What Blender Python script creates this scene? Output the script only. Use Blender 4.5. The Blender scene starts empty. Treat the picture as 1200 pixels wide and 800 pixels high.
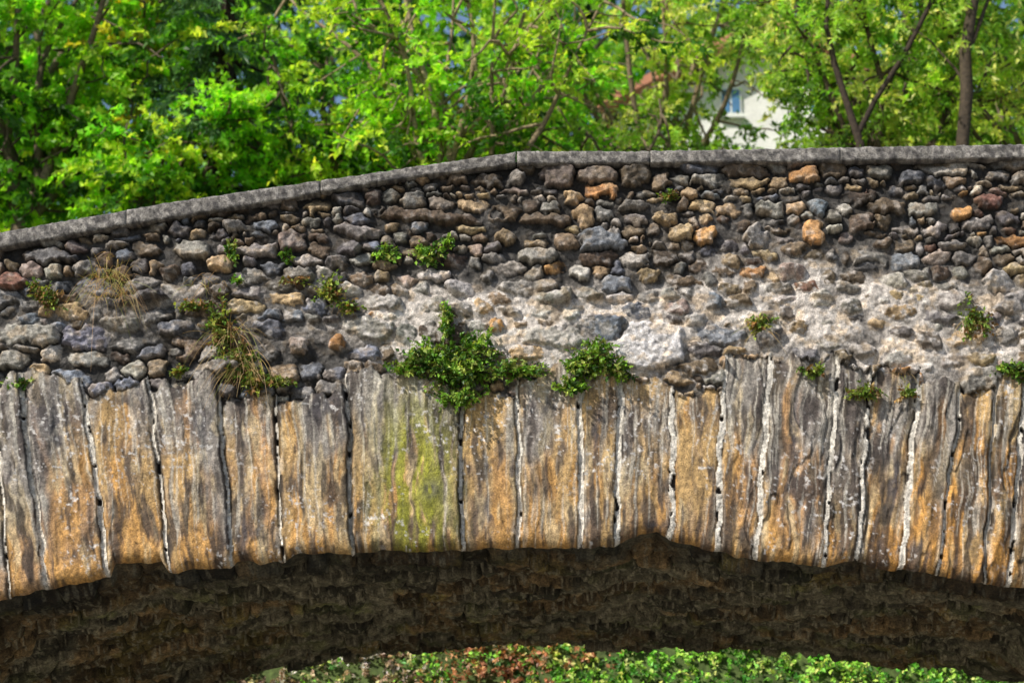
import bpy, math, numpy as np
from mathutils import Vector
rng=np.random.default_rng(7)
scene=bpy.context.scene
# ------------------------------------------------------------ camera model
TH=math.radians(16.7); F=2783.0; CAM=np.array([0.,-16.,1.6])
def P(u,v,y=0.0):
    u=np.asarray(u,float); v=np.asarray(v,float); y=np.asarray(y,float)
    dx=(u-600)/F; dy=(400-v)/F
    Y=math.cos(TH)-dy*math.sin(TH); Z=math.sin(TH)+dy*math.cos(TH)
    t=(y-CAM[1])/Y
    return np.stack(np.broadcast_arrays(dx*t+CAM[0], y+0*t, Z*t+CAM[2]),-1)
def proj(p):
    d=p-CAM
    c,s=math.cos(TH),math.sin(TH)
    fw=d[...,1]*c+d[...,2]*s; up=-d[...,1]*s+d[...,2]*c
    return 600+F*d[...,0]/fw, 400-F*up/fw
def lin(c):
    c=np.asarray(c,float)
    return np.where(c<=0.04045,c/12.92,((c+0.055)/1.055)**2.4)
def hsh(ix,iy,seed):
    n=(ix.astype(np.int64)*374761393+iy.astype(np.int64)*668265263+seed*1274126177)&0xffffffff
    n=((n^(n>>13))*1274126177)&0xffffffff
    n=(n^(n>>16))&0xffffffff
    return n/4294967295.0
def vn(x,y,seed=0):
    x,y=np.broadcast_arrays(np.asarray(x,float),np.asarray(y,float))
    ix=np.floor(x); iy=np.floor(y); fx=x-ix; fy=y-iy
    fx=fx*fx*(3-2*fx); fy=fy*fy*(3-2*fy)
    a=hsh(ix,iy,seed);b=hsh(ix+1,iy,seed);c=hsh(ix,iy+1,seed);d=hsh(ix+1,iy+1,seed)
    return (a*(1-fx)+b*fx)*(1-fy)+(c*(1-fx)+d*fx)*fy
def fbm(x,y,seed=0,o=4):
    s=0;a=.5;t=0
    for i in range(o):
        s=s+a*vn(x*2**i,y*2**i,seed+i*17); t+=a; a*=.5
    return s/t
def sst(a,b,x):
    t=np.clip((x-a)/(b-a),0,1); return t*t*(3-2*t)
# ------------------------------------------------------------ mesh helpers
def mesh_np(name,V,Fc,mat,col=None,smooth=True,parent=None):
    V=np.asarray(V,float).reshape(-1,3); Fc=np.asarray(Fc,np.int32); k=Fc.shape[1]
    me=bpy.data.meshes.new(name)
    me.vertices.add(len(V)); me.vertices.foreach_set('co',V.ravel())
    me.loops.add(Fc.size); me.loops.foreach_set('vertex_index',Fc.ravel())
    me.polygons.add(len(Fc)); me.polygons.foreach_set('loop_start',np.arange(len(Fc),dtype=np.int32)*k)
    me.polygons.foreach_set('loop_total',np.full(len(Fc),k,np.int32))
    me.polygons.foreach_set('use_smooth',np.full(len(Fc),smooth,bool))
    me.update(calc_edges=True)
    if col is not None:
        at=me.color_attributes.new('Col','FLOAT_COLOR','POINT')
        c=np.ones((len(V),4)); c[:,:3]=col.reshape(-1,3); at.data.foreach_set('color',c.ravel())
    me.materials.append(mat)
    ob=bpy.data.objects.new(name,me); scene.collection.objects.link(ob)
    if parent: ob.parent=parent
    return ob
def gridfaces(nr,nc,flip=False):
    i=np.arange(nr*nc).reshape(nr,nc)
    a=i[:-1,:-1].ravel();b=i[:-1,1:].ravel();c=i[1:,1:].ravel();d=i[1:,:-1].ravel()
    return np.stack([a,b,c,d] if flip else [a,d,c,b],1)
def empty(name):
    e=bpy.data.objects.new(name,None); scene.collection.objects.link(e); return e
# ------------------------------------------------------------ materials
def stone_mat(name,base=None,s1=35,s2=140,amt=.35,bump=.5,rough=.85,bdist=.006):
    m=bpy.data.materials.new(name); m.use_nodes=True; nt=m.node_tree; N=nt.nodes; L=nt.links
    b=N['Principled BSDF']; b.inputs['Roughness'].default_value=rough
    b.inputs['Specular IOR Level'].default_value=.35
    tc=N.new('ShaderNodeTexCoord')
    n1=N.new('ShaderNodeTexNoise'); n1.inputs['Scale'].default_value=s1; n1.inputs['Detail'].default_value=6
    n2=N.new('ShaderNodeTexNoise'); n2.inputs['Scale'].default_value=s2; n2.inputs['Detail'].default_value=4
    L.new(tc.outputs['Object'],n1.inputs['Vector']); L.new(tc.outputs['Object'],n2.inputs['Vector'])
    mr=N.new('ShaderNodeMapRange'); mr.inputs['From Min'].default_value=.3; mr.inputs['From Max'].default_value=.7
    mr.inputs['To Min'].default_value=1-amt; mr.inputs['To Max'].default_value=1+amt
    L.new(n1.outputs['Fac'],mr.inputs['Value'])
    mr2=N.new('ShaderNodeMapRange'); mr2.inputs['From Min'].default_value=.32; mr2.inputs['From Max'].default_value=.68
    mr2.inputs['To Min'].default_value=1-amt*1.1; mr2.inputs['To Max'].default_value=1+amt*1.1
    L.new(n2.outputs['Fac'],mr2.inputs['Value'])
    mu=N.new('ShaderNodeMath'); mu.operation='MULTIPLY'; L.new(mr.outputs[0],mu.inputs[0]); L.new(mr2.outputs[0],mu.inputs[1])
    vm=N.new('ShaderNodeVectorMath'); vm.operation='SCALE'
    if base is None:
        a=N.new('ShaderNodeAttribute'); a.attribute_name='Col'; L.new(a.outputs['Color'],vm.inputs[0])
    else: vm.inputs[0].default_value=tuple(lin(base))
    L.new(mu.outputs[0],vm.inputs['Scale']); L.new(vm.outputs[0],b.inputs['Base Color'])
    ad=N.new('ShaderNodeMath'); L.new(n1.outputs['Fac'],ad.inputs[0]); 
    hm=N.new('ShaderNodeMath'); hm.operation='MULTIPLY'; hm.inputs[1].default_value=.5; L.new(n2.outputs['Fac'],hm.inputs[0]); L.new(hm.outputs[0],ad.inputs[1])
    bp=N.new('ShaderNodeBump'); bp.inputs['Strength'].default_value=bump; bp.inputs['Distance'].default_value=bdist*4
    L.new(ad.outputs[0],bp.inputs['Height']); L.new(bp.outputs[0],b.inputs['Normal'])
    return m
def leaf_mat(name,trans=.45,yel=(1.25,1.15,.55),rough=.45):
    m=bpy.data.materials.new(name); m.use_nodes=True; nt=m.node_tree; N=nt.nodes; L=nt.links
    b=N['Principled BSDF']; b.inputs['Roughness'].default_value=rough; b.inputs['Specular IOR Level'].default_value=.35
    a=N.new('ShaderNodeAttribute'); a.attribute_name='Col'
    tc=N.new('ShaderNodeTexCoord'); n=N.new('ShaderNodeTexNoise'); n.inputs['Scale'].default_value=25
    L.new(tc.outputs['Object'],n.inputs['Vector'])
    mr=N.new('ShaderNodeMapRange'); mr.inputs['From Min'].default_value=.3; mr.inputs['From Max'].default_value=.7
    mr.inputs['To Min'].default_value=.75; mr.inputs['To Max'].default_value=1.25; L.new(n.outputs['Fac'],mr.inputs['Value'])
    vm=N.new('ShaderNodeVectorMath'); vm.operation='SCALE'; L.new(a.outputs['Color'],vm.inputs[0]); L.new(mr.outputs[0],vm.inputs['Scale'])
    L.new(vm.outputs[0],b.inputs['Base Color'])
    t=N.new('ShaderNodeBsdfTranslucent'); v2=N.new('ShaderNodeVectorMath'); v2.operation='MULTIPLY'; v2.inputs[1].default_value=yel
    L.new(vm.outputs[0],v2.inputs[0]); L.new(v2.outputs[0],t.inputs['Color'])
    mx=N.new('ShaderNodeMixShader'); mx.inputs[0].default_value=trans
    L.new(b.outputs[0],mx.inputs[1]); L.new(t.outputs[0],mx.inputs[2]); L.new(mx.outputs[0],N['Material Output'].inputs['Surface'])
    return m
M_rub=stone_mat('rubble_masonry',amt=.34,bump=.5,rough=.68); M_sof=stone_mat('soffit_stone',amt=.45,s1=16,s2=70,bump=1.)
M_cop=stone_mat('coping_concrete',s1=30,s2=120,amt=.38,bump=.6)
M_plain=stone_mat('plain_stone',base=(.48,.44,.38)); M_bark=stone_mat('bark',base=None,s1=20,s2=60)
M_leaf=leaf_mat('leaf',trans=.60,yel=(1.45,1.4,.6)); M_leafd=leaf_mat('leaf_wall',trans=.35,yel=(1.35,1.25,.5))
# ------------------------------------------------------------ bridge
bridge=empty('stone_bridge')
cb=np.array([(-1100,480),(0,290),(150,263),(300,239),(450,212),(600,192),(760,191),(900,190),(1200,185),(1900,178)],float)
ct=np.array([(-1100,461),(0,271),(200,236),(400,207),(600,178),(606,176),(760,176),(1200,168),(1900,161)],float)
vt_f=lambda u: np.interp(u,cb[:,0],cb[:,1])
bot=np.array([(-1100,1490),(-700,1480),(-600,1300),(-400,1000),(-200,800),(-80,735),(0,703),(50,690),(85,683),(128,674),(134,659),(188,657),(196,669),(268,664),(276,655),(330,657),(345,649),(412,649),(418,645),(480,644),(540,643),(606,640),(676,641),(720,637),(735,628),(750,623),(770,618),(786,632),(838,643),(885,653),(965,661),(1008,656),(1055,665),(1100,673),(1155,683),(1200,687),(1280,705),(1400,745),(1600,900),(1750,1150),(1850,1480),(1900,1490)],float)
vb_f=lambda u: np.interp(u,bot[:,0],bot[:,1])+ (fbm(u/16,u*0,5,3)-.5)*7
st=1.25
U=np.concatenate([np.linspace(-1100,-90,70),np.arange(-80,1280,st),np.linspace(1290,1900,45)])
NR=410; R=np.linspace(0,1,NR)
uu=np.broadcast_to(U,(NR,len(U)))
vt=vt_f(U)-4; vb=vb_f(U)
vv=vt[None]+R[:,None]*(vb-vt)[None]
# voussoir joints
J=[(-6,8),(28,50),(100,125),(178,197),(258,272),(322,333),(408,415),(541,542),(606,608),(682,678),(727,722),(790,785),(848,838),(900,885),(980,965),(1018,1005),(1075,1055),(1125,1100),(1165,1155),(1200,1185)]
JL=[];x=-6.
while x>-1050:
    w=rng.uniform(45,80); x-=w; JL.append((x,x+18+.035*(-x)))
JR=[];x=1200.
while x<1850:
    w=rng.uniform(40,75); x+=w; JR.append((x,x-18-.035*(x-1200)))
J=np.array(JL[::-1]+J+JR,float); nJ=len(J); off0=len(JL)
wig=lambda v,j: (fbm(v/34+j*7.3,v*0+j,11,3)-.5)*8
idx=np.zeros(uu.shape,int); dj=np.full(uu.shape,1e9); nj=np.zeros(uu.shape,int)
for j in range(nJ):
    xj=J[j,0]+(J[j,1]-J[j,0])*(vv-470)/190 + wig(vv,j)
    a_=np.abs(uu-xj); nj=np.where(a_<dj,j,nj)
    idx+=(uu>xj); dj=np.minimum(dj,a_)
tops=rng.uniform(436,456,nJ+1)
given={0:476,1:447,2:442,3:455,4:444,5:470,6:468,7:440,8:462,9:432,10:434,11:446,12:462,13:418,14:420,15:426,16:432,17:448,18:455,19:436,20:458}
for k_,v_ in given.items(): tops[off0+k_]=v_
extr=np.where((U<-40),np.interp(U,[-1100,-700,-400,-200,-40],[800,700,300,80,0]),np.interp(U,[1240,1400,1600,1750,1900],[0,50,180,420,700]))
ts_=rng.normal(0,.18,nJ+1)
cxk=np.interp(np.arange(nJ+1)-.5,np.arange(nJ),J[:,0])
T=tops[idx]+(fbm(uu/16,vv*0+idx*3,21,3)-.5)*30+ts_[idx]*(uu-cxk[idx])+extr[None]+(fbm(uu/5,vv/5,22,2)-.5)*6
isv=vv>T
# ---- rubble seeds
pal={'grey':(.50,.48,.45),'dgrey':(.37,.355,.35),'slate':(.40,.405,.43),'brown':(.46,.395,.315),'dbrown':(.34,.285,.235),'tan':(.63,.54,.41),'pink':(.54,.47,.43),'orange':(.66,.49,.31),'white':(.78,.76,.75),'red':(.44,.32,.27),'lgrey':(.64,.615,.58),'blue':(.46,.48,.52)}
names=list(pal)
def pick(u,v):
    p=dict(grey=.28,dgrey=.12,slate=.06,brown=.24,dbrown=.08,tan=.10,pink=.04,orange=.01,white=0,red=.004,lgrey=.11,blue=.01)
    if u<450: p['slate']+=.08;p['blue']+=.04;p['tan']-=.03;p['dgrey']+=.05
    if u>1000 and v<300: p['red']+=.05;p['brown']+=.1
    if 550<u<1000 and v<340: p['orange']+=.03;p['tan']+=.09
    if v>330 and u>380: p['lgrey']+=.18;p['pink']+=.04
    w=np.array([p[n] for n in names]); return names[rng.choice(len(names),p=w/w.sum())]
spec=[(707,280,29,13,'slate',.06),(684,253,13,12,'tan',.045),(780,256,12,8,'tan',.05),(797,273,14,10,'tan',.05),(826,276,11,10,'orange',.05),(953,272,12,12,'orange',.06),(887,277,14,13,'lgrey',.045),(762,404,37,25,'white',.045),(592,277,12,8,'brown',.04),(15,330,17,12,'red',.05),(342,282,17,12,'pink',.045),(396,401,9,8,'orange',.045),(258,310,12,10,'tan',.05),(655,206,19,14,'pink',.04),(699,204,22,9,'pink',.045),(742,240,16,7,'grey',.04),(630,300,22,10,'grey',.05),(928,320,16,8,'pink',.045),(1115,352,20,11,'grey',.05),(1170,330,16,12,'lgrey',.05),(1189,316,12,8,'tan',.05),(840,352,9,9,'blue',.05),(1063,446,20,14,'orange',.04),(963,350,12,9,'lgrey',.045),(1158,456,28,22,'grey',.05),(500,253,62,8,'dbrown',.045),(640,256,40,7,'dbrown',.035),(10,478,20,13,'blue',.05),(420,272,30,8,'grey',.04),(962,243,13,8,'blue',.045),(1090,398,17,11,'grey',.045),(1128,250,11,8,'orange',.04),(1160,235,16,7,'red',.035),(581,381,9,7,'orange',.045),(706,384,28,14,'blue',.02),(900,395,15,11,'grey',.045),(760,452,27,9,'brown',.03),(664,282,15,9,'brown',.04),(672,232,12,8,'tan',.04),(745,205,18,11,'brown',.045),(810,225,10,8,'tan',.04),(150,350,60,6,'dgrey',.05),(60,300,30,9,'dgrey',.045),(225,292,20,10,'grey',.045),(205,383,20,8,'slate',.045),(140,380,22,8,'grey',.045),(120,460,14,10,'slate',.05),(147,452,14,10,'blue',.05),(350,405,12,9,'pink',.045),(1040,240,22,9,'brown',.04),(1010,262,14,10,'dbrown',.04),(1185,355,18,12,'grey',.045),(938,384,14,7,'tan',.045),(540,338,17,9,'lgrey',.04),(760,322,12,8,'tan',.045),(865,352,16,7,'brown',.045),(640,335,15,9,'lgrey',.045),(690,345,18,8,'grey',.045),(815,375,14,9,'lgrey',.045),(1000,360,15,9,'grey',.045),(1050,330,16,9,'lgrey',.045),(600,362,16,8,'grey',.04),(450,355,18,9,'grey',.04),(1010,410,16,9,'grey',.045),(860,410,15,8,'tan',.04)]
seeds=[]
v=165.
while v<1050:
    rh=rng.choice([rng.uniform(8,12),rng.uniform(12,17),rng.uniform(16,24)],p=[.34,.44,.22])
    u=-1110+rng.uniform(0,20)
    while u<1910:
        w=rh*rng.uniform(.85,2.8)
        if rng.random()<.07: w*=1.8
        cu=u+w/2; cv=v+rh/2+rng.normal()*rh*.22+15*(float(vn(cu/90,v/160,3))-.5)*2
        if v<520 or cu<-200 or cu>1250:
            ok=True
            for s in spec:
                if ((cu-s[0])/(s[2]+w*.36))**2+((cv-s[1])/(s[3]+rh*.36))**2<1: ok=False;break
            if ok:
                seeds.append((cu,cv,w/2*rng.uniform(.85,1.15),rh/2*rng.uniform(.85,1.3),rng.choice([rng.uniform(.012,.03),rng.uniform(.028,.055)]),pick(cu,cv)))
        u+=w+rng.uniform(0,2)
    v+=rh*1.0
for s in spec: seeds.append((s[0],s[1],s[2],s[3],s[5]+.014,s[4]))
seeds.sort(key=lambda s:s[0]); nS=len(seeds)
S=np.array([s[:5] for s in seeds]); SC=np.array([lin(pal[s[5]]) for s in seeds])
SC=SC*rng.uniform(.65,1.5,(nS,1))*rng.uniform(.96,1.04,(nS,3))
rot=rng.normal(0,.15,nS); tl=rng.normal(0,.012,(nS,2)); pw=rng.uniform(1.8,3.6,nS)
iw=[i for i,s in enumerate(seeds) if s[5]=='white'][0]; SC[iw]=lin(pal['white']); rot[iw]=-.12; pw[iw]=3.5; tl[iw]=0
def voro(pu,pv,S,rot,pw,block=40,reach=120):
    n=len(pu); F1=np.full(n,9.);F2=np.full(n,9.);ID=np.zeros(n,int)
    lo=pu.min(); bl=np.floor((pu-lo)/block).astype(int)
    o=np.argsort(bl,kind='stable'); bs=bl[o]; cuts=np.searchsorted(bs,np.arange(bs.max()+2))
    for b in range(bs.max()+1):
        sel=o[cuts[b]:cuts[b+1]]
        if len(sel)==0: continue
        u0=lo+b*block
        c=np.where((S[:,0]>u0-reach)&(S[:,0]<u0+block+reach))[0]
        for part in np.array_split(sel,max(1,len(sel)//20000)):
            vlo,vhi=pv[part].min()-60,pv[part].max()+60
            cc=c[(S[c,1]>vlo)&(S[c,1]<vhi)]
            if len(cc)<2: continue
            du=pu[part,None]-S[cc,0]; dv=pv[part,None]-S[cc,1]
            cr=np.cos(rot[cc]); sr=np.sin(rot[cc])
            a=np.abs((du*cr+dv*sr)/S[cc,2]); b_=np.abs((dv*cr-du*sr)/S[cc,3])
            d=(a**pw[cc]+b_**pw[cc])**(1/pw[cc])
            k=np.argmin(d,1); r=np.arange(len(part)); F1[part]=d[r,k]; ID[part]=cc[k]; d[r,k]=99; F2[part]=d.min(1)
    return F1,F2,ID
m=~isv
pu=uu[m]+(fbm(uu[m]/9,vv[m]/9,31,3)-.5)*11; pv=vv[m]+(fbm(uu[m]/9,vv[m]/9,57,3)-.5)*9
F1,F2,ID=voro(pu,pv,S,rot,pw)
sz=np.minimum(S[ID,2],S[ID,3])
e=np.minimum((F2-F1)*.55,(1.16-F1))*sz-.9
prof=np.sqrt(np.clip(1-(1-np.clip(e/4.2,0,1))**2,0,1))
u_,v_=uu[m],vv[m]
fac=np.abs(fbm(u_/10+ID*1.3,v_/8,73,2)-.5)*2
bump_=(fbm(u_/6,v_/4.5,71,4)-.5)
tilt=tl[ID,0]*(u_-S[ID,0])/8+tl[ID,1]*(v_-S[ID,1])/6
hs=np.where(e>0,-.026+prof*(S[ID,4]+.016+tilt)+bump_*.018*prof-fac*.016*prof,-.065)
band=sst(322,350,v_)*sst(475,425,v_)*sst(330,520,u_)*.78+.65*np.exp(-((u_-930)/110)**2-((v_-330)/60)**2)+.35*sst(430,380,v_)*sst(300,350,v_)+.12
band=np.clip(band,0,1)*(.25+1.5*fbm(u_/38,v_/26,91,3))
hm=-.041+.036*band+(fbm(u_/5,v_/5,101,4)-.5)*.020+(fbm(u_/20,v_/15,103,3)-.5)*.036
h=np.maximum(hs,hm)
isst=hs>hm
mort=lin((.70,.665,.63))*(.40+1.1*fbm(u_/7,v_/6,111,4))[:,None]*(.26+.92*np.clip(band,0,1.1))[:,None]
mott=(.4+1.2*fbm(u_/4.5,v_/3.5,121,4))[:,None]
c=np.where(isst[:,None],SC[ID]*mott,mort)
och_=sst(.52,.68,fbm(u_/13,v_/10,125,3))[:,None]*.5; c=c*(1-och_)+c.mean(1,keepdims=True)*np.array([1.38,1.0,.60])*och_
sm=sst(.54,.68,fbm(u_/7,v_/6,131,4))*(.22+.8*np.clip(band,0,1))
c=c*(1-sm[:,None]*.75)+lin((.76,.73,.70))*sm[:,None]*.75*(.6+.8*fbm(u_/3,v_/3,132,2))[:,None]
blk=sst(.57,.69,fbm(u_/8,v_/6,135,4))*.6*(1-.6*np.clip(band,0,1)); c=c*(1-blk[:,None]*.85)
cav=sst(-.042,.006,h); c=c*(.11+.89*cav)[:,None]  # low gaps darkened by height: occlusion shade painted into the colour, plus dirt
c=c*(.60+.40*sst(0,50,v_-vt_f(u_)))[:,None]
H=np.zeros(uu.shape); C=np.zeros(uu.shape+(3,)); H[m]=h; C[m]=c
# ---- voussoirs
m=isv; u_,v_=uu[m],vv[m]; k=idx[m]; d=dj[m]
s0=u_-(J[np.clip(k,0,nJ-1),1]-J[np.clip(k,0,nJ-1),0])*(v_-470)/190
su=s0+(fbm(s0/26,v_/48,199,3)-.5)*13
hk=rng.normal(0,.018,nJ+2); hk[off0+12]=-.03; hk[off0+8]=.0
st1=fbm(su/15+k*3.1,v_/100,201,3); st2=fbm(su/4.5,v_/42+k,211,3); pl=fbm(su/26,v_/42+k*5,221,3)
edge=np.sqrt(np.clip(1-(1-np.clip((d-1.8)/5.5,0,1))**2,0,1))
topd=v_-T[m]; topr=np.sqrt(np.clip(1-(1-np.clip(topd/9,0,1))**2,0,1)); botd=(vb[None]-vv)[m]; botr=np.sqrt(np.clip(1-(1-np.clip(botd/16,0,1))**2,0,1))
ragged=np.interp(k-off0,[0,6,8,12,13,14,20],[.5,.5,.5,.4,.8,1.05,1.2]); ragged=np.where(k==off0+12,.2,ragged)
hv=.005+edge*.024+hk[k]+((st1-.5)*.050+(st2-.5)*.008)*ragged+(pl-.5)*.05*(.5+.5*ragged)+(fbm(u_/5,v_/8,231,3)-.5)*.005
stepn=fbm(su/16,v_/75+k*2,235,2); hv-=sst(.50,.53,stepn)*.010*ragged
hv=hv-(1-topr)*.03-(1-botr)*.08
jw=rng.uniform(.6,1.5,nJ)[nj[m]]
mw=(2.6*fbm(v_/16+k*9,u_/60,241,3)+.9)*jw
ismo=(d<mw)&(fbm(u_/9,v_/14,251,2)>.24)
hmo=.0+(fbm(u_/4,v_/5,261,3)-.5)*.02-(1-botr)*.06
hv=np.where(d<mw,np.where(ismo,hmo,-.03),hv)
och=lin((.70,.57,.375)); oran=lin((.74,.535,.265)); gr=lin((.54,.51,.475)); dk=lin((.22,.185,.165)); pur=lin((.45,.40,.395)); cream=lin((.77,.69,.54))
sa=fbm(su/34+k*2.7,v_/100,301,4); sb=fbm(su/18+k*1.7,v_/80,311,4); sc=fbm(su/12,v_/44+k,321,4); sd=fbm(su/5,v_/55,331,3)
rel=np.clip((v_-440)/220,0,1)
greyk=rng.uniform(-.15,.22,nJ+2)
for q,val in {0:.30,1:.25,2:.08,3:-.12,4:.16,5:.02,6:-.04,7:.0,8:-.18,9:-.16,10:-.12,11:-.06,12:-.22,13:.04,14:.10,15:.08,16:.05,17:-.06,18:-.14,19:-.14,20:-.04}.items(): greyk[off0+q]=val
g=sst(.36,.64,sa+greyk[k]+.40*(.40-rel))
cv=och*(1-g)[:,None]+gr*g[:,None]
o=sst(.45,.68,sb+.36*(rel-.5))*np.interp(k-off0,[0,14,16,20],[.65,.65,.9,.95]); cv=cv*(1-o[:,None])+oran*o[:,None]
p=sst(.5,.7,sc)*.4; cv=cv*(1-p[:,None])+pur*p[:,None]
cr_=sst(.55,.70,fbm(su/11,v_/50,341,4))*.6; cv=cv*(1-cr_[:,None])+cream*cr_[:,None]
kdk=rng.uniform(-.03,.03,nJ+2)
dd=sst(.50,.62,sd*.4+sc*.6+kdk[k]+np.interp(k-off0,[0,7,12,14,20],[.0,-.012,-.02,.05,.045])+.16*(fbm(u_/40,v_/40,336,2)-.5))*.8; cv=cv*(1-dd[:,None])+dk*dd[:,None]
dirt=sst(.42,.32,st1)*.55*ragged; cv=cv*(1-dirt[:,None])+dk*dirt[:,None]
crev=sst(.485,.50,stepn)*sst(.54,.525,stepn)*.5*ragged; cv=cv*(1-crev[:,None])
drip=sst(.63,.74,fbm(su/3.5,v_/100,345,3)+.12*(.5-rel))*.45; cv=cv*(1-drip[:,None])+lin((.80,.77,.71))*drip[:,None]
ms=np.exp(-((u_-488)/40)**2-((v_-570)/88)**2)*sst(.30,.52,fbm(su/7,v_/45,351,4))*1.3; ms=np.clip(ms,0,.88)
cv=cv*(1-ms[:,None])+lin((.54,.54,.15))*(.6+.8*fbm(su/4,v_/12,352,3))[:,None]*ms[:,None]
for (a_,b_,r1,r2) in [(293,622,15,22),(572,548,9,14),(505,575,12,12),(600,560,5,40),(1050,560,10,40),(930,520,10,50),(640,480,18,12),(68,500,22,40),(150,470,20,12),(380,480,25,18),(232,500,22,30),(575,600,12,22),(700,500,10,40),(85,650,18,10),(1060,640,20,10),(770,615,20,6)]:
    q=np.exp(-((u_-a_)/r1)**2-((v_-b_)/r2)**2)*sst(.3,.55,fbm(u_/6,v_/12,361,3))*.8
    cv=cv*(1-q[:,None])+lin((.25,.24,.26))*q[:,None]
ls=sst(.66,.76,fbm(u_/4,v_/4,371,3))*sst(.42,.62,fbm(u_/50,v_/50,381,2)+.12*(.5-rel))*.8
cv=cv*(1-ls[:,None])+lin((.78,.76,.74))*ls[:,None]
cv*= (.5+1.0*fbm(u_/3.8,v_/9,391,4))[:,None]
mc=lin((.82,.79,.74))*(.4+1.0*fbm(u_/5,v_/9,401,3))[:,None]
cv=np.where(ismo[:,None],mc,cv); cv=np.where(((d<mw)&~ismo)[:,None],dk*.4,cv)
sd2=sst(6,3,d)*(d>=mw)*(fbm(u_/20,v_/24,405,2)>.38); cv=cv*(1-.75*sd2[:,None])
hal=sst(9,3,d)*sst(.45,.6,fbm(u_/9,v_/30,407,3))*(sd2<.1)*(d>=mw)*.5; cv=cv*(1-hal[:,None])+lin((.74,.71,.66))*hal[:,None]
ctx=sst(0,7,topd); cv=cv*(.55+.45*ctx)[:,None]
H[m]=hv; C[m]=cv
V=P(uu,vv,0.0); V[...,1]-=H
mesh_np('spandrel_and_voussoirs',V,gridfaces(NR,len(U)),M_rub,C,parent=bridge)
# ---- soffit
back=np.array([(-500,1300),(-200,1010),(0,880),(150,824),(245,800),(330,780),(400,767),(500,758),(600,753),(700,752),(800,755),(900,761),(1000,769),(1100,779),(1200,791),(1300,812),(1450,900),(1600,1150),(1680,1350)],float)
BW=4.0
vsm=np.convolve(np.pad(vb,24,mode='edge'),np.ones(49)/49,'valid')
ub=600+(U-600)*.8; Bk=P(ub,np.interp(ub,back[:,0],back[:,1])+(fbm(ub/9,ub*0,77,3)-.5)*7,BW)
Fr=V[-1]; Fs=P(U,vsm,0.0)
t=np.concatenate([[0,.0015,.004,.008],np.linspace(.014,1,190)])
NT=len(t)
L0=Fr[None]*(1-t)[:,None,None]+Bk[None]*t[:,None,None]
Ls=Fs[None]*(1-t)[:,None,None]+Bk[None]*t[:,None,None]
bl=sst(0,.09,t)[:,None,None]; L0=L0*(1-bl)+Ls*bl
gu=np.broadcast_to(U,(NT,len(U))).ravel(); gy=(np.broadcast_to(t[:,None]*BW*100,(NT,len(U)))).ravel()
ss=[];yy=0
while yy<420:
    rh=rng.uniform(14,34); x=-1110.
    while x<1910:
        w=rng.uniform(16,60); ss.append((x+w/2,yy+rh/2+rng.uniform(-5,5),w/2,rh/2,rng.uniform(.0,.09))); x+=w
    yy+=rh
ss=np.array(sorted(ss)); nss=len(ss)
rt=rng.normal(.2,.25,nss)
F1,F2,ID=voro(gu+(fbm(gu/14,gy/14,411,3)-.5)*16,gy+(fbm(gu/14,gy/14,421,3)-.5)*14,ss,rt,np.full(nss,2.6))
e=np.clip((F2-F1)*ss[ID,3]*.5/3.0,0,1); prof=np.sqrt(1-(1-e)**2)
dz=-(prof*(ss[ID,4]+.015)+(fbm(gu/10,gy/10,431,4)-.5)*.05)
dz=dz.reshape(NT,-1)*sst(.0,.03,t)[:,None]
L0[...,2]+=dz+.02*sst(0,.03,t)[:,None]
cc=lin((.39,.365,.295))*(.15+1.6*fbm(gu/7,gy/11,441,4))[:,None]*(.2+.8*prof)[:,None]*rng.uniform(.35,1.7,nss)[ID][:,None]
cb_=sst(.45,.65,fbm(gu/70,gy/50,451,3)+.12*(gu<250))[:,None]*.6; cc=cc*(1-cb_)+cc*np.array([1.5,1.0,.55])*cb_
gn=sst(.55,.75,fbm(gu/50,gy/40,461,3))[:,None]*.6; cc=cc*(1-gn)+cc*np.array([.9,1.1,.55])*gn
lt=sst(.59,.67,fbm(gu/4,gy/9,471,3))[:,None]*.6; cc=cc*(1-lt)+lin((.60,.57,.48))*lt
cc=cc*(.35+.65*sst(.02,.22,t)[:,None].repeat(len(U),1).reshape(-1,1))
mesh_np('arch_soffit',L0,gridfaces(NT,len(U),True),M_sof,cc,parent=bridge)
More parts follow.
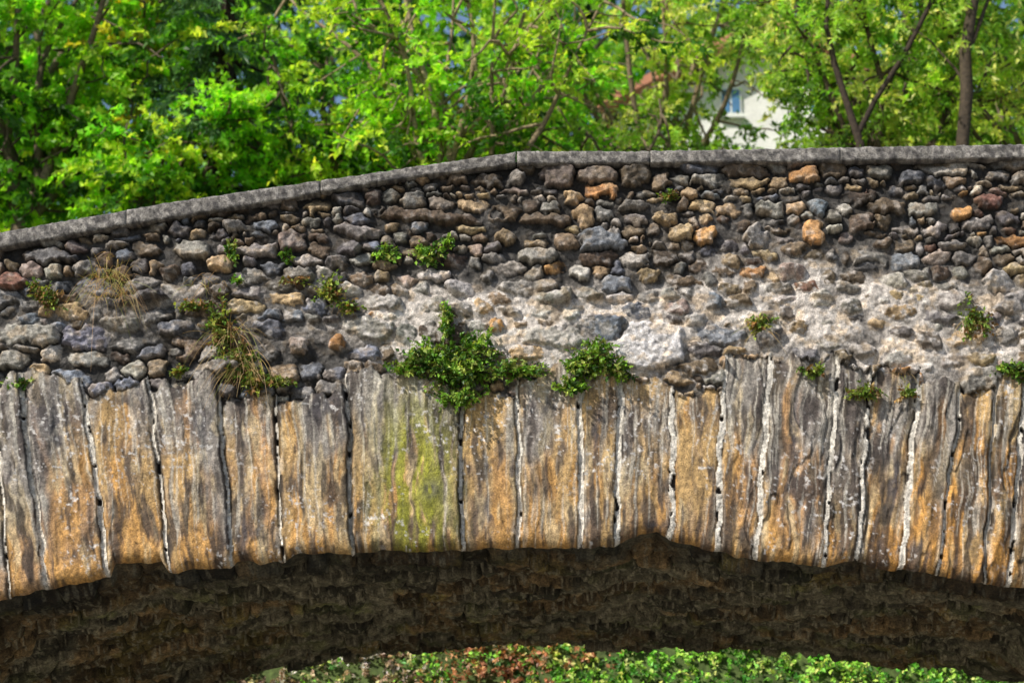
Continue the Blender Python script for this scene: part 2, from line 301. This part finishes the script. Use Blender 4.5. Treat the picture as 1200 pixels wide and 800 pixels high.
# ---- coping slabs
jn=[-1100,-700,-420,-140,148,375,605,762,985,1215,1450,1700,1900]
CV=[];CF=[];CC=[];n0=0
for a,b in zip(jn[:-1],jn[1:]):
    gp=.8 if a in(605,) or b in (605,762) else .25
    us=np.arange(a+gp,b-gp,2.5 if (a>-200 and b<1500) else 20); us[-1]=b-gp
    n=len(us); yo=-.062+(rng.uniform(-.006,.006) if 600<a<990 else 0)
    zt=P(us,np.interp(us,ct[:,0],ct[:,1]),yo); zb=P(us,np.interp(us,cb[:,0],cb[:,1]),yo)
    zt[:,2]+=rng.uniform(-.002,.002)
    rings=[]
    prof_=[(0.4,0.03),(.02,.0),(.008,.05),(0,.14),(0,.3),(0,.5),(0,.7),(.0,.86),(.006,.96),(.02,1),(.12,1.0),(.4,1.)]
    for (dy,s) in prof_:
        p_=zt*(1-s)+zb*s; p_=p_.copy(); p_[:,1]+=dy
        nz=(fbm(us/5+s*9,us*0+dy*40+s*8,501,4)-.5)
        if dy<.1: p_[:,1]+=nz*.022; p_[:,2]+=(fbm(us/5,us*0+s*5,511,4)-.5)*.014
        rings.append(p_)
    A=np.stack(rings,1); kk=A.shape[1]
    c0=A[:1].mean(1,keepdims=True).repeat(kk,1); c1=A[-1:].mean(1,keepdims=True).repeat(kk,1)
    A=np.concatenate([c0,A,c1],0); 
    us2=np.concatenate([[a],us,[b]])[:,None].repeat(kk,1); sv=np.array([q[1] for q in prof_])[None].repeat(n+2,0)
    f=fbm(us2/6,sv*3,521,4); f2=fbm(us2/30,sv*2,531,3)
    col=lin((.53,.51,.485))*(.35+1.2*f)[...,None]*(.6+.8*f2)[...,None]
    dk_=sst(.50,.62,fbm(us2/4,sv*4,541,3))[...,None]*.7; col=col*(1-dk_)+lin((.2,.19,.2))*dk_
    CV.append(A.reshape(-1,3)); CC.append(col.reshape(-1,3)); CF.append(gridfaces(n+2,kk,True)+n0); n0+=(n+2)*kk
mesh_np('coping',np.concatenate(CV),np.concatenate(CF),M_cop,np.concatenate(CC),parent=bridge)
# ---- core: parapet backs, deck, far face
xs=np.linspace(-9.6,7.4,90)
pt=P(ct[:,0],ct[:,1],0.0); zt=np.interp(xs,pt[:,0],pt[:,2])-.03
zb=np.interp(xs,Bk[:,0],Bk[:,2])
pr=[(-.0+.02,zt-.06),(.33,zt-.06),(.33,zt-.95),(3.66,zt-.95),(3.66,zt-.05),(BW,zt-.05)]+[(BW,(zt-.05)*(1-q)+zb*q) for q in (.33,.66,1)]
A=np.stack([np.stack([xs,np.full_like(xs,y),z],1) for y,z in pr],0)
mesh_np('deck_and_far_parapet',A,gridfaces(len(pr),len(xs),True),M_plain,parent=bridge)
# ------------------------------------------------------------ ground
def tz(x,y):
    x=np.asarray(x,float);y=np.asarray(y,float)
    z=7.2*sst(5.0,8.4,y)+ .5*(fbm(x/3+9,y/3,601,3)-.5)*sst(5,7,y)*2+4*sst(20,80,y)
    side=7.0*sst(8.5,11.5,np.abs(x+1))*sst(-5,-1,y)
    return np.maximum(z,side)+ (fbm(x/1.5,y/1.5,611,3)-.5)*.15
g1=np.concatenate([[-400,-200,-100,-60],np.linspace(-40,40,161),[60,100,200,400]])
g2=np.concatenate([[-400,-200,-100,-60,-40],np.linspace(-30,45,180),[60,100,200,400]])
GX,GY=np.meshgrid(g1,g2); GZ=tz(GX,GY)
gc=lin((.51,.49,.45))*(.6+.8*fbm(GX*2,GY*2,621,3))[...,None]; gm=sst(4.5,6.5,GY)[...,None]; gc=gc*(1-gm)+lin((.30,.36,.18))*gm
mesh_np('ground',np.stack([GX,GY,GZ],-1),gridfaces(len(g2),len(g1),True),stone_mat('earth',s1=4,s2=20),gc)
# ------------------------------------------------------------ foliage
rng=np.random.default_rng(21)
def unit(a): return a/np.maximum(np.linalg.norm(a,axis=-1,keepdims=True),1e-9)
class Leaves:
    def __init__(s): s.V=[];s.C=[]
    def add(s,B,A,Nn,L,W,col):
        A=unit(A); side=unit(np.cross(A,Nn)); Nn=np.cross(side,A)
        L=np.asarray(L)[:,None];W=np.asarray(W)[:,None]
        v0=B; v1=B+A*L*.42+side*W*.5+Nn*W*.15; v2=B+A*L-Nn*L*.12; v3=B+A*L*.42-side*W*.5+Nn*W*.15
        s.V.append(np.stack([v0,v1,v2,v3],1)); s.C.append(np.repeat(col[:,None],4,1))
    def build(s,name,mat,parent=None):
        V=np.concatenate(s.V);C=np.concatenate(s.C);n=len(V)
        b=np.arange(n)[:,None]*4
        Fc=np.concatenate([b+np.array([[0,1,2]]),b+np.array([[0,2,3]])],0)
        return mesh_np(name,V,Fc,mat,C,smooth=False,parent=parent)
def sprigs(Lv,A,B,n,L,W,pal_,sag=.1,spread=.9,colvar=.3,cull=None,updown=.5,pc=None):
    m_=len(A); t_=(np.arange(n)+rng.random((m_,n)))/n; t_=.15+.85*t_
    D=B-A; ln=np.linalg.norm(D,axis=1)
    pos=A[:,None]+D[:,None]*t_[...,None]; pos[...,2]-=sag*ln[:,None]*t_**2
    Dn=unit(D)[:,None].repeat(n,1)
    rv=unit(rng.normal(size=(m_,n,3)))
    ax=unit(Dn*.6+rv*spread+np.array([0,0,-.25]))
    nn=unit(np.array([0,0,1.])*updown+rng.normal(size=(m_,n,3))*.55+np.array([-.35,-.55,0]))
    base=pal_[rng.integers(0,len(pal_),m_)] if pc is None else pc
    col=base[:,None]*rng.uniform(1-colvar,1+colvar,(m_,n,1))*rng.uniform(.9,1.1,(m_,n,3))
    pos=pos.reshape(-1,3);ax=ax.reshape(-1,3);nn=nn.reshape(-1,3);col=col.reshape(-1,3)
    if cull is not None:
        kp=cull(pos); pos,ax,nn,col=pos[kp],ax[kp],nn[kp],col[kp]
    N_=len(pos); sc=rng.uniform(.6,1.25,N_)
    Lv.add(pos,ax,nn,L*sc,W*sc,np.clip(col,0,.85))
class Tubes:
    def __init__(s): s.V=[];s.F=[];s.C=[];s.n=0
    def add(s,pts,r,col,k=7):
        pts=np.asarray(pts,float); n=len(pts); r=np.asarray(r)
        T_=unit(np.gradient(pts,axis=0)); ref=np.array([.3,.9,.1]); 
        a=unit(np.cross(T_,ref)); b=np.cross(T_,a); th=np.linspace(0,2*math.pi,k,endpoint=False)
        V=pts[:,None]+(a[:,None]*np.cos(th)[None,:,None]+b[:,None]*np.sin(th)[None,:,None])*r[:,None,None]
        i=np.arange(n-1)[:,None]*k; j=np.arange(k)[None]; j2=(j+1)%k
        Fc=np.stack([i+j,i+j2,i+k+j2,i+k+j],-1).reshape(-1,4)+s.n
        s.V.append(V.reshape(-1,3));s.F.append(Fc);s.C.append(np.tile(col,(n*k,1))*rng.uniform(.8,1.2,(n*k,1)));s.n+=n*k
    def build(s,name,mat,parent=None):
        return mesh_np(name,np.concatenate(s.V),np.concatenate(s.F),mat,np.concatenate(s.C),parent=parent)
def curve(a,b,n,wob,sag=0.):
    t_=np.linspace(0,1,n)[:,None]; p_=a*(1-t_)+b*t_
    w=rng.normal(size=(3,3))*wob
    p_=p_+np.sin(t_*math.pi)*w[0]+np.sin(t_*2*math.pi)*w[1]*.5+np.sin(t_*3*math.pi)*w[2]*.3
    p_[:,2]-=sag*(t_[:,0]**2); return p_
greens=dict(
 bright=np.array([lin(c) for c in [(.68,.87,.24),(.60,.83,.21),(.78,.90,.32),(.49,.74,.18),(.30,.50,.14)]]),
 yellow=np.array([lin(c) for c in [(.78,.88,.40),(.68,.82,.34),(.87,.91,.54),(.56,.71,.27),(.38,.54,.20)]]),
 mid=np.array([lin(c) for c in [(.48,.70,.20),(.40,.62,.18),(.56,.76,.22),(.27,.45,.14)]]),
 dark=np.array([lin(c) for c in [(.40,.58,.22),(.48,.68,.26),(.25,.40,.16),(.60,.78,.32)]]),
 cedar=np.array([lin(c) for c in [(.40,.56,.38),(.33,.48,.33),(.48,.64,.40),(.26,.39,.26)]]))
def cull_house(pos):
    u,v=proj(pos)
    d1=((u-868)/32)**2+((v-114)/25)**2
    tt=np.clip((u-695)/105,0,1); d2=np.where((u>690)&(u<800),np.abs(v-(131-50*tt))/11,9)
    pr_=np.where(d1<1,.95,0)+np.where((d2<1),.93,0)
    return rng.random(len(pos))>pr_
def tree(name,u,v,y,cr,nl,nsub,ntw,nleaf,L,W,pal_,trunk_r=.14,barkc=(.40,.35,.28),twl=.55,sag=.25,base_u=None,fork=.85,limbr=.4):
    c=P(u,v,y); cr=np.array(cr); par=empty(name)
    bx=c[0] if base_u is None else P(base_u,180,y)[0]
    base=np.array([bx,y,float(tz(bx,y))-.2]); forkp=np.array([bx+(c[0]-bx)*.6,y,c[2]-cr[2]*fork])
    T_=Tubes();Lv=Leaves(); bc=lin(barkc)
    T_.add(curve(base,forkp,10,.12),np.linspace(trunk_r*1.25,trunk_r,10),bc,10)
    TA=[];TB=[];PC=[]
    for i in range(nl):
        an=2*math.pi*(i+rng.uniform(-.3,.3))/nl; rr=rng.uniform(.35,.95)
        end=c+cr*np.array([math.cos(an)*rr,math.sin(an)*rr,rng.uniform(.1,.85)])
        lp=curve(forkp,end,14,.18,-.0); lr=np.linspace(trunk_r*limbr*1.3,.012,14); T_.add(lp,lr,bc*rng.uniform(.8,1.3))
        for j in range(nsub):
            f=rng.uniform(.12,1); q=lp[int(f*13)]
            dv_=unit(rng.normal(size=3)+np.array([0,0,.15])+1.0*unit(q-c)*np.array([1,1,.4])); e_=q+dv_*rng.uniform(.5,1.0)*cr*.55
            sp=curve(q,e_,7,.08,.1); T_.add(sp,np.linspace(.022,.006,7),bc*rng.uniform(.7,1.2),5)
            base_c=pal_[rng.integers(0,len(pal_))]*rng.uniform(.7,1.25)
            for k_ in range(ntw):
                a_=sp[rng.integers(1,7)]; dw=unit(rng.normal(size=3)*np.array([1,1,.45])+unit(e_-q)*.6)
                TA.append(a_);TB.append(a_+dw*twl*rng.uniform(.5,1.2));PC.append(base_c*rng.uniform(.65,1.3))
    TA=np.array(TA);TB=np.array(TB);PC=np.array(PC)
    sprigs(Lv,TA,TB,nleaf,L,W,pal_,sag=sag,pc=PC,cull=cull_house)
    T_.build('trunk_and_limbs',M_bark,par); Lv.build('crown_leaves',M_leaf,par)
    return par
gm_=np.concatenate([greens['bright'],greens['bright'],greens['mid'],[lin((.80,.78,.28))]])
tree('maple_tree',40,60,10.0,(2.2,2.0,2.6),9,11,8,24,.11,.085,gm_,trunk_r=.14)
tree('maple_tree',400,150,10.5,(1.9,1.4,1.4),8,10,7,22,.095,.066,greens['bright'],trunk_r=.1)
tree('multi_stem_ash_tree',540,70,9.0,(2.4,1.5,2.3),15,8,7,15,.10,.06,greens['bright'],trunk_r=.10,base_u=480,fork=.78,limbr=.36,barkc=(.56,.49,.38))
tree('ash_tree',770,60,13.5,(2.4,1.6,2.8),9,9,8,20,.12,.05,greens['yellow'],trunk_r=.10,barkc=(.5,.43,.34))
tree('locust_tree',1010,60,10.0,(1.7,1.4,2.4),8,10,9,26,.09,.036,greens['yellow'],trunk_r=.09,barkc=(.3,.25,.2))
tree('locust_tree',1190,70,10.5,(2.2,1.5,2.6),8,10,9,26,.10,.04,greens['yellow'],trunk_r=.10)
tree('hazel_tree',190,200,9.5,(1.3,1.0,.8),7,7,8,20,.095,.07,greens['bright'],trunk_r=.08)
tree('hazel_tree',720,185,9.8,(1.5,.8,.8),7,8,8,18,.09,.04,greens['yellow'],trunk_r=.07)
tree('linden_tree',560,40,16.0,(3.4,2.0,3.4),9,9,8,18,.16,.11,greens['bright'],trunk_r=.16)
tree('linden_tree',20,0,16.5,(3.2,2.0,3.4),9,9,8,18,.16,.11,greens['mid'],trunk_r=.16)
tree('linden_tree',1060,20,16.0,(3.6,2.0,3.6),9,9,8,18,.15,.09,greens['yellow'],trunk_r=.16)
par=empty('poplar_tree'); T_=Tubes(); Lv=Leaves()
b0=P(1128,165,9.0); x0=b0[0]; top=P(1145,-160,9.0)
base=np.array([x0-.1,9.0,float(tz(x0,9.0))-.2])
T_.add(np.stack([base,P(1127,260,9.0),b0,P(1133,110,9.0),P(1131,60,9.0),P(1141,0,9.0),top]),[.12,.10,.075,.075,.068,.062,.05],lin((.26,.22,.17)),10)
for (a,b,r) in [((1131,70),(1180,-60),.03),((1132,110),(1060,30),.02),((1140,10),(1060,-90),.03)]:
    T_.add(curve(P(*a,9.0),P(*b,9.3),8,.05),np.linspace(r,.01,8),lin((.26,.22,.17)))
A=P(rng.uniform(1040,1200,220),rng.uniform(-230,60,220),rng.uniform(8.7,10.0,220)); B=A+rng.normal(size=A.shape)*.35
sprigs(Lv,A,B,16,.1,.04,greens['yellow'],sag=.3); T_.build('trunk_and_limbs',M_bark,par); Lv.build('crown_leaves',M_leaf,par)
par=empty('cherry_tree'); T_=Tubes(); Lv=Leaves()
b0=P(1008,168,9.0); base=np.array([b0[0]+.1,9.0,float(tz(b0[0],9.0))-.2])
T_.add(np.stack([base,P(1010,260,9.0),b0,P(992,120,9.0),P(978,75,9.0),P(968,30,9.0),P(975,-70,9.0)]),[.1,.08,.05,.04,.036,.03,.02],lin((.22,.18,.14)),8)
T_.add(np.stack([P(1004,160,9.0),P(1024,120,9.0),P(1062,60,9.0),P(1098,-10,9.0),P(1130,-80,9.0)]),[.035,.032,.03,.03,.02],lin((.22,.18,.14)))
A=P(rng.uniform(930,1120,180),rng.uniform(-200,40,180),rng.uniform(8.7,10.0,180)); B=A+rng.normal(size=A.shape)*.35
sprigs(Lv,A,B,16,.1,.045,greens['yellow'],sag=.3); T_.build('trunk_and_limbs',M_bark,par); Lv.build('crown_leaves',M_leaf,par)
# cedar
par=empty('cedar_tree'); T_=Tubes(); Lv=Leaves(); CY=10.6
c=P(265,60,CY); base=np.array([c[0],CY,float(tz(c[0],CY))-.2]); topz=c[2]+3.5
T_.add(np.stack([base,c,[c[0],CY,topz]]),[.18,.10,.03],lin((.25,.2,.17)),10)
TA=[];TB=[]
for z in np.arange(c[2]-3,topz,.42):
    R_=max(.4,(topz-z)*.32)
    for q in range(7):
        an=rng.uniform(0,2*math.pi); e_=np.array([c[0]+math.cos(an)*R_,CY+math.sin(an)*R_,z-.3*R_+rng.uniform(-.2,.2)])
        bp=curve(np.array([c[0],CY,z]),e_,10,.06,.15); T_.add(bp,np.linspace(.03,.006,10),lin((.22,.18,.14)),5)
        for w in range(26):
            k_=rng.integers(2,10); a_=bp[k_]; dn=unit(e_-bp[0]); sd_=np.array([-dn[1],dn[0],0])*rng.choice([-1,1])
            TA.append(a_);TB.append(a_+(dn*.5+sd_*.8+np.array([0,0,-.35]))*rng.uniform(.25,.5))
sprigs(Lv,np.array(TA),np.array(TB),13,.13,.022,greens['cedar'],sag=.25,spread=.5); T_.build('trunk_and_limbs',M_bark,par); Lv.build('needles',M_leafd,par)
# distant woodland
Lv=Leaves(); n=2600
cu=rng.uniform(-500,1700,n); cvv=rng.uniform(-260,260,n); cy=rng.uniform(28,36,n)
cc_=P(cu,cvv,cy)
kk=(fbm(cu/70,cvv/60,701,3)<.56)
cc_=cc_[kk]; n=len(cc_)
A=cc_; B=A+rng.normal(size=A.shape)*np.array([.9,.9,.6])
pc=greens['dark'][rng.integers(0,4,n)]*rng.uniform(.5,1.6,(n,1))
sprigs(Lv,A,B,30,.30,.19,None,pc=pc,sag=.2,spread=1.6)
A=A+rng.normal(size=A.shape)*.5; B=A+rng.normal(size=A.shape)
sprigs(Lv,A,B,14,.30,.19,None,pc=pc*1.2,sag=.2,spread=1.6)
T_=Tubes()
for x in np.linspace(-16,16,15):
    y=rng.uniform(29,34); z=float(tz(x,y)); T_.add(curve(np.array([x,y,z-.3]),np.array([x+rng.normal()*.6,y,z+15]),8,.3),np.linspace(.25,.06,8),lin((.28,.24,.2)))
par=empty('distant_woodland'); T_.build('trunks',M_bark,par); Lv.build('canopy',M_leaf,par)
# bank undergrowth seen beneath the arch
Lv=Leaves(); n=13000
x=rng.uniform(-6.0,7.5,n); y=rng.uniform(6.3,8.0,n); z=tz(x,y)
clump=fbm(x*1.6,z*2.2,821,3)
A=np.stack([x,y,z-.05],1); B=A+unit(rng.normal(size=A.shape)+np.array([0,-1.2,.9]))*(rng.uniform(.08,.3,(n,1))+.9*np.clip(clump-.5,0,1)[:,None])
dry=(x<-.4+rng.normal(size=n)*.6)&(clump+rng.normal(size=n)*.10<.68)
pc=np.where(dry[:,None],np.array([lin(c) for c in [(.92,.84,.72),(.80,.68,.56),(.76,.74,.52),(.95,.90,.86),(.64,.54,.40)]])[rng.integers(0,5,n)],greens['bright'][rng.integers(0,5,n)]*np.array([.9,1.0,1.9])*1.2)
rd=(np.abs(x-.1)<.9)&(fbm(x*3,z*3,815,2)>.42)&(rng.random(n)<.55); pc[rd]=lin((.80,.56,.40))
pc=pc*rng.uniform(.45,1.5,(n,1))*(.5+1.0*fbm(x*4,z*4,823,2))[:,None]
sprigs(Lv,A,B,9,.055,.036,None,pc=pc,sag=.3,colvar=.5)
Lv.build('ivy_bank',leaf_mat('bank_leaf',trans=.3,yel=(1.2,1.15,.8)))
# ------------------------------------------------------------ wall plants
def shrub(name,blobs,nsp,nlf,L=.034,W=.022,pal_=None,depth=.22):
    par=empty(name); Lv=Leaves();T_=Tubes()
    for (u,v,ru,rv,wt) in blobs:
        n=int(nsp*wt); root=P(u+rng.uniform(-ru,ru,n)*.45,v+rng.uniform(-rv,rv,n)*.45,-.01)
        an=rng.uniform(0,2*math.pi,n); rr=np.sqrt(rng.random(n))*rng.uniform(.7,1.3,n)
        end=P(u+np.cos(an)*ru*rr,v+np.sin(an)*rv*rr,-.01)
        end[:,1]-=depth*(1.1-.75*np.clip(rr,0,1)**2)*rng.uniform(.3,1.1,n)
        end[:,2]+=rng.uniform(-.02,.03,n)
        for a,b in zip(root,end):
            if rng.random()<.4: T_.add(np.stack([a+[0,.03,0],(a+b)/2+[0,-.02,-.01],b]),[.003,.0025,.0015],lin((.40,.30,.18)),4)
        pcs=pal_[rng.integers(0,len(pal_),n)]*rng.uniform(.45,1.4,(n,1))
        sprigs(Lv,root,end,nlf,L,W,pal_,sag=.08,colvar=.4,pc=pcs)
    T_.build('stems',M_bark,par); Lv.build('leaves',M_leafd,par)
wg=np.array([lin(c) for c in [(.44,.61,.19),(.36,.53,.16),(.56,.70,.25),(.25,.39,.13),(.66,.72,.36)]])
wy=np.array([lin(c) for c in [(.48,.58,.23),(.38,.50,.18),(.60,.64,.30),(.57,.45,.28)]])
shrub('wall_shrub',[(538,432,44,32,1.),(522,383,11,28,.2),(500,418,32,20,.25),(600,436,44,12,.35),(478,432,36,11,.2),(540,470,38,12,.2),(568,405,18,20,.12),(548,408,16,18,.1)],190,15,pal_=wg)
shrub('wall_shrub',[(690,428,34,20,1.),(668,455,20,12,.3),(720,436,24,14,.3),(700,408,24,6,.15)],105,14,pal_=wg)
shrub('wall_shrub',[(258,382,20,34,.7),(280,425,26,32,.8),(320,450,34,8,.25),(228,360,28,8,.25),(300,448,20,16,.3)],85,11,pal_=wy,depth=.14)
shrub('wall_shrub',[(388,342,20,20,1.),(410,362,16,8,.3)],55,10,pal_=wy,depth=.12)
shrub('wall_shrub',[(500,298,24,16,1.),(525,285,14,8,.3)],42,10,pal_=wg,depth=.1)
shrub('wall_shrub',[(452,298,16,12,1.)],30,9,pal_=wg,depth=.08)
shrub('wall_shrub',[(55,348,28,18,1.),(40,335,12,12,.3)],34,9,pal_=wy,depth=.09)
shrub('wall_shrub',[(1142,378,26,20,1.),(1130,352,10,8,.2)],40,10,pal_=wy,depth=.1)
shrub('wall_shrub',[(890,382,20,12,1.)],22,9,pal_=wy,depth=.08)
shrub('wall_shrub',[(1012,460,24,12,1.),(952,437,18,7,.5),(1060,462,16,6,.3)],42,10,pal_=wy,depth=.1)
shrub('wall_shrub',[(1185,434,34,8,1.),(1205,440,20,10,.4)],46,10,pal_=wg,depth=.12)
shrub('wall_shrub',[(785,231,12,6,1.)],20,8,pal_=wy,depth=.06)
shrub('wall_shrub',[(272,296,9,15,1.),(335,300,10,10,.6),(20,450,26,9,.8),(278,330,9,9,.4)],20,9,pal_=wg,depth=.07)
shrub('wall_shrub',[(210,437,10,6,1.),(350,330,26,6,.8)],18,8,pal_=wy,depth=.07)
def tuft(name,items):
    V=[];Fc=[];C=[];n0=0
    for (u,v,ru,dn,n) in items:
        for i in range(n):
            a=P(u+rng.normal()*ru*.45,v+rng.normal()*5,-.02); an=rng.normal()*.9; l=dn*.006*rng.uniform(.4,1.2)
            d0=np.array([math.sin(an)*.8,-.3-rng.random()*.4,.9*math.cos(an)*rng.uniform(.1,1)])
            t_=np.linspace(0,1,7)[:,None]; p_=a+unit(d0)*l*t_*.9+np.array([rng.normal()*.06,0,-1.])*l*t_**2*rng.uniform(.2,1.4)
            w=.0026*(1-t_*.85); sd_=unit(np.array([1.,.3*rng.normal(),rng.normal()*.5]))
            V.append(np.concatenate([p_-sd_*w,p_+sd_*w])); 
            for k_ in range(6): Fc.append([n0+k_,n0+k_+1,n0+8+k_,n0+7+k_])
            n0+=14; cc_=lin([(.80,.70,.50),(.72,.60,.40),(.56,.58,.28),(.70,.55,.38)][rng.integers(0,4)]); C.append(np.tile(cc_,(14,1)))
    mesh_np(name,np.concatenate(V),np.array(Fc),M_leafd,np.concatenate(C),smooth=False)
tuft('dry_grass_tuft',[(128,325,20,56,80),(140,345,15,45,45),(115,345,12,34,25),(128,300,6,26,10)])
tuft('dry_grass_tuft',[(268,392,16,60,65),(285,425,18,54,65),(296,440,14,40,30)])
tuft('dry_grass_tuft',[(890,385,10,32,26),(1060,440,10,22,12),(1145,380,10,28,16)])
tuft('dry_grass_tuft',[(240,330,16,28,20),(400,358,12,24,12)])
# ------------------------------------------------------------ house
house=empty('white_house'); hy=20.0
def m_simple(name,c,r=.8):
    return stone_mat(name,base=c,s1=3,s2=30,amt=.10,bump=.15,rough=r)
Mw=m_simple('white_render',(.90,.89,.87)); Mr=m_simple('terracotta',(.74,.50,.40)); Mg=m_simple('window_glass',(.34,.50,.66),.1); Mf=m_simple('window_frame',(.9,.9,.88)); Md=m_simple('door_wood',(.35,.22,.14))
def box(name,lo,hi,mat,parent):
    x0,y0,z0=lo;x1,y1,z1=hi
    V=[(x0,y0,z0),(x1,y0,z0),(x1,y1,z0),(x0,y1,z0),(x0,y0,z1),(x1,y0,z1),(x1,y1,z1),(x0,y1,z1)]
    return mesh_np(name,V,[(0,3,2,1),(4,5,6,7),(0,1,5,4),(1,2,6,5),(2,3,7,6),(3,0,4,7)],mat,smooth=False,parent=parent)
eL=P(705,135,hy); ap=P(900,42,hy); eR=P(1095,135,hy); zg=float(tz(ap[0],hy))-.3; ez=eL[2]; dp=7.
x0,x1=eL[0]+.25,eR[0]-.25; apz=ap[2]-.05; zw=ez+.05
Vw=[(x0,hy,zg),(x1,hy,zg),(x1,hy,zw),(ap[0],hy,apz),(x0,hy,zw)]
Vw=Vw+[(a,b+dp,c_) for a,b,c_ in Vw]
me=bpy.data.meshes.new('walls'); me.from_pydata(Vw,[],[(0,1,2,3,4),(9,8,7,6,5),(0,4,9,5),(1,6,7,2)]); me.materials.append(Mw)
o=bpy.data.objects.new('walls',me); scene.collection.objects.link(o); o.parent=house
for nm,a,b in (('roof_slope',(eL[0]-.1,ez-.08),(ap[0],ap[2])),('roof_slope_far',(eR[0]+.1,ez-.08),(ap[0],ap[2]))):
    th=.16; V=[(a[0],hy-.5,a[1]),(b[0],hy-.5,b[1]),(b[0],hy-.5,b[1]+th),(a[0],hy-.5,a[1]+th)]; V=V+[(p[0],p[1]+dp+1,p[2]) for p in V]
    mesh_np(nm,V,[(0,1,2,3),(7,6,5,4),(0,4,5,1),(3,2,6,7),(0,3,7,4),(1,5,6,2)],Mr,smooth=False,parent=house)
for (u,v) in [(856,120),(960,120)]:
    cp=P(u,v,hy)
    for dz in (0,-3,-6):
        if cp[2]+dz-.4<zg+1: continue
        box('window_frame',(cp[0]-.17,hy-.05,cp[2]-.24+dz),(cp[0]+.17,hy-.004,cp[2]+.24+dz),Mf,house)
        for s in (-1,1): box('window_pane',(cp[0]+s*.08-.065,hy-.06,cp[2]-.20+dz),(cp[0]+s*.08+.065,hy-.052,cp[2]+.20+dz),Mg,house)
        box('window_sill',(cp[0]-.22,hy-.12,cp[2]-.30+dz),(cp[0]+.22,hy-.003,cp[2]-.245+dz),Mf,house)
box('door',(ap[0]-.5,hy-.05,zg),(ap[0]+.5,hy-.004,zg+2.4),Md,house)
# ------------------------------------------------------------ light
sv=np.array([-.56,-.52,.66]); sv/=np.linalg.norm(sv)
sun=bpy.data.lights.new('sun','SUN'); sun.energy=5.0; sun.angle=math.radians(.5); sun.color=(1,.95,.86)
so=bpy.data.objects.new('sun',sun); scene.collection.objects.link(so)
so.rotation_euler=Vector(sv).to_track_quat('Z','Y').to_euler()
w=bpy.data.worlds.new('World'); scene.world=w; w.use_nodes=True; nt=w.node_tree
sk=nt.nodes.new('ShaderNodeTexSky'); sk.sky_type='NISHITA'; sk.sun_disc=False
sk.sun_elevation=math.asin(sv[2]); sk.sun_rotation=math.atan2(sv[0],sv[1])
bg=nt.nodes['Background']; bg.inputs['Strength'].default_value=.14; nt.links.new(sk.outputs[0],bg.inputs[0])
scene.view_settings.view_transform='Standard'; scene.view_settings.look='None'; scene.view_settings.exposure=0
cd=bpy.data.cameras.new('camera'); co=bpy.data.objects.new('camera',cd); scene.collection.objects.link(co)
co.location=CAM; co.rotation_euler=(math.pi/2+TH,0,0); cd.sensor_width=36; cd.lens=36*F/1200; cd.clip_end=2000
cd.dof.use_dof=True; cd.dof.focus_distance=16.6; cd.dof.aperture_fstop=2.0
scene.camera=co
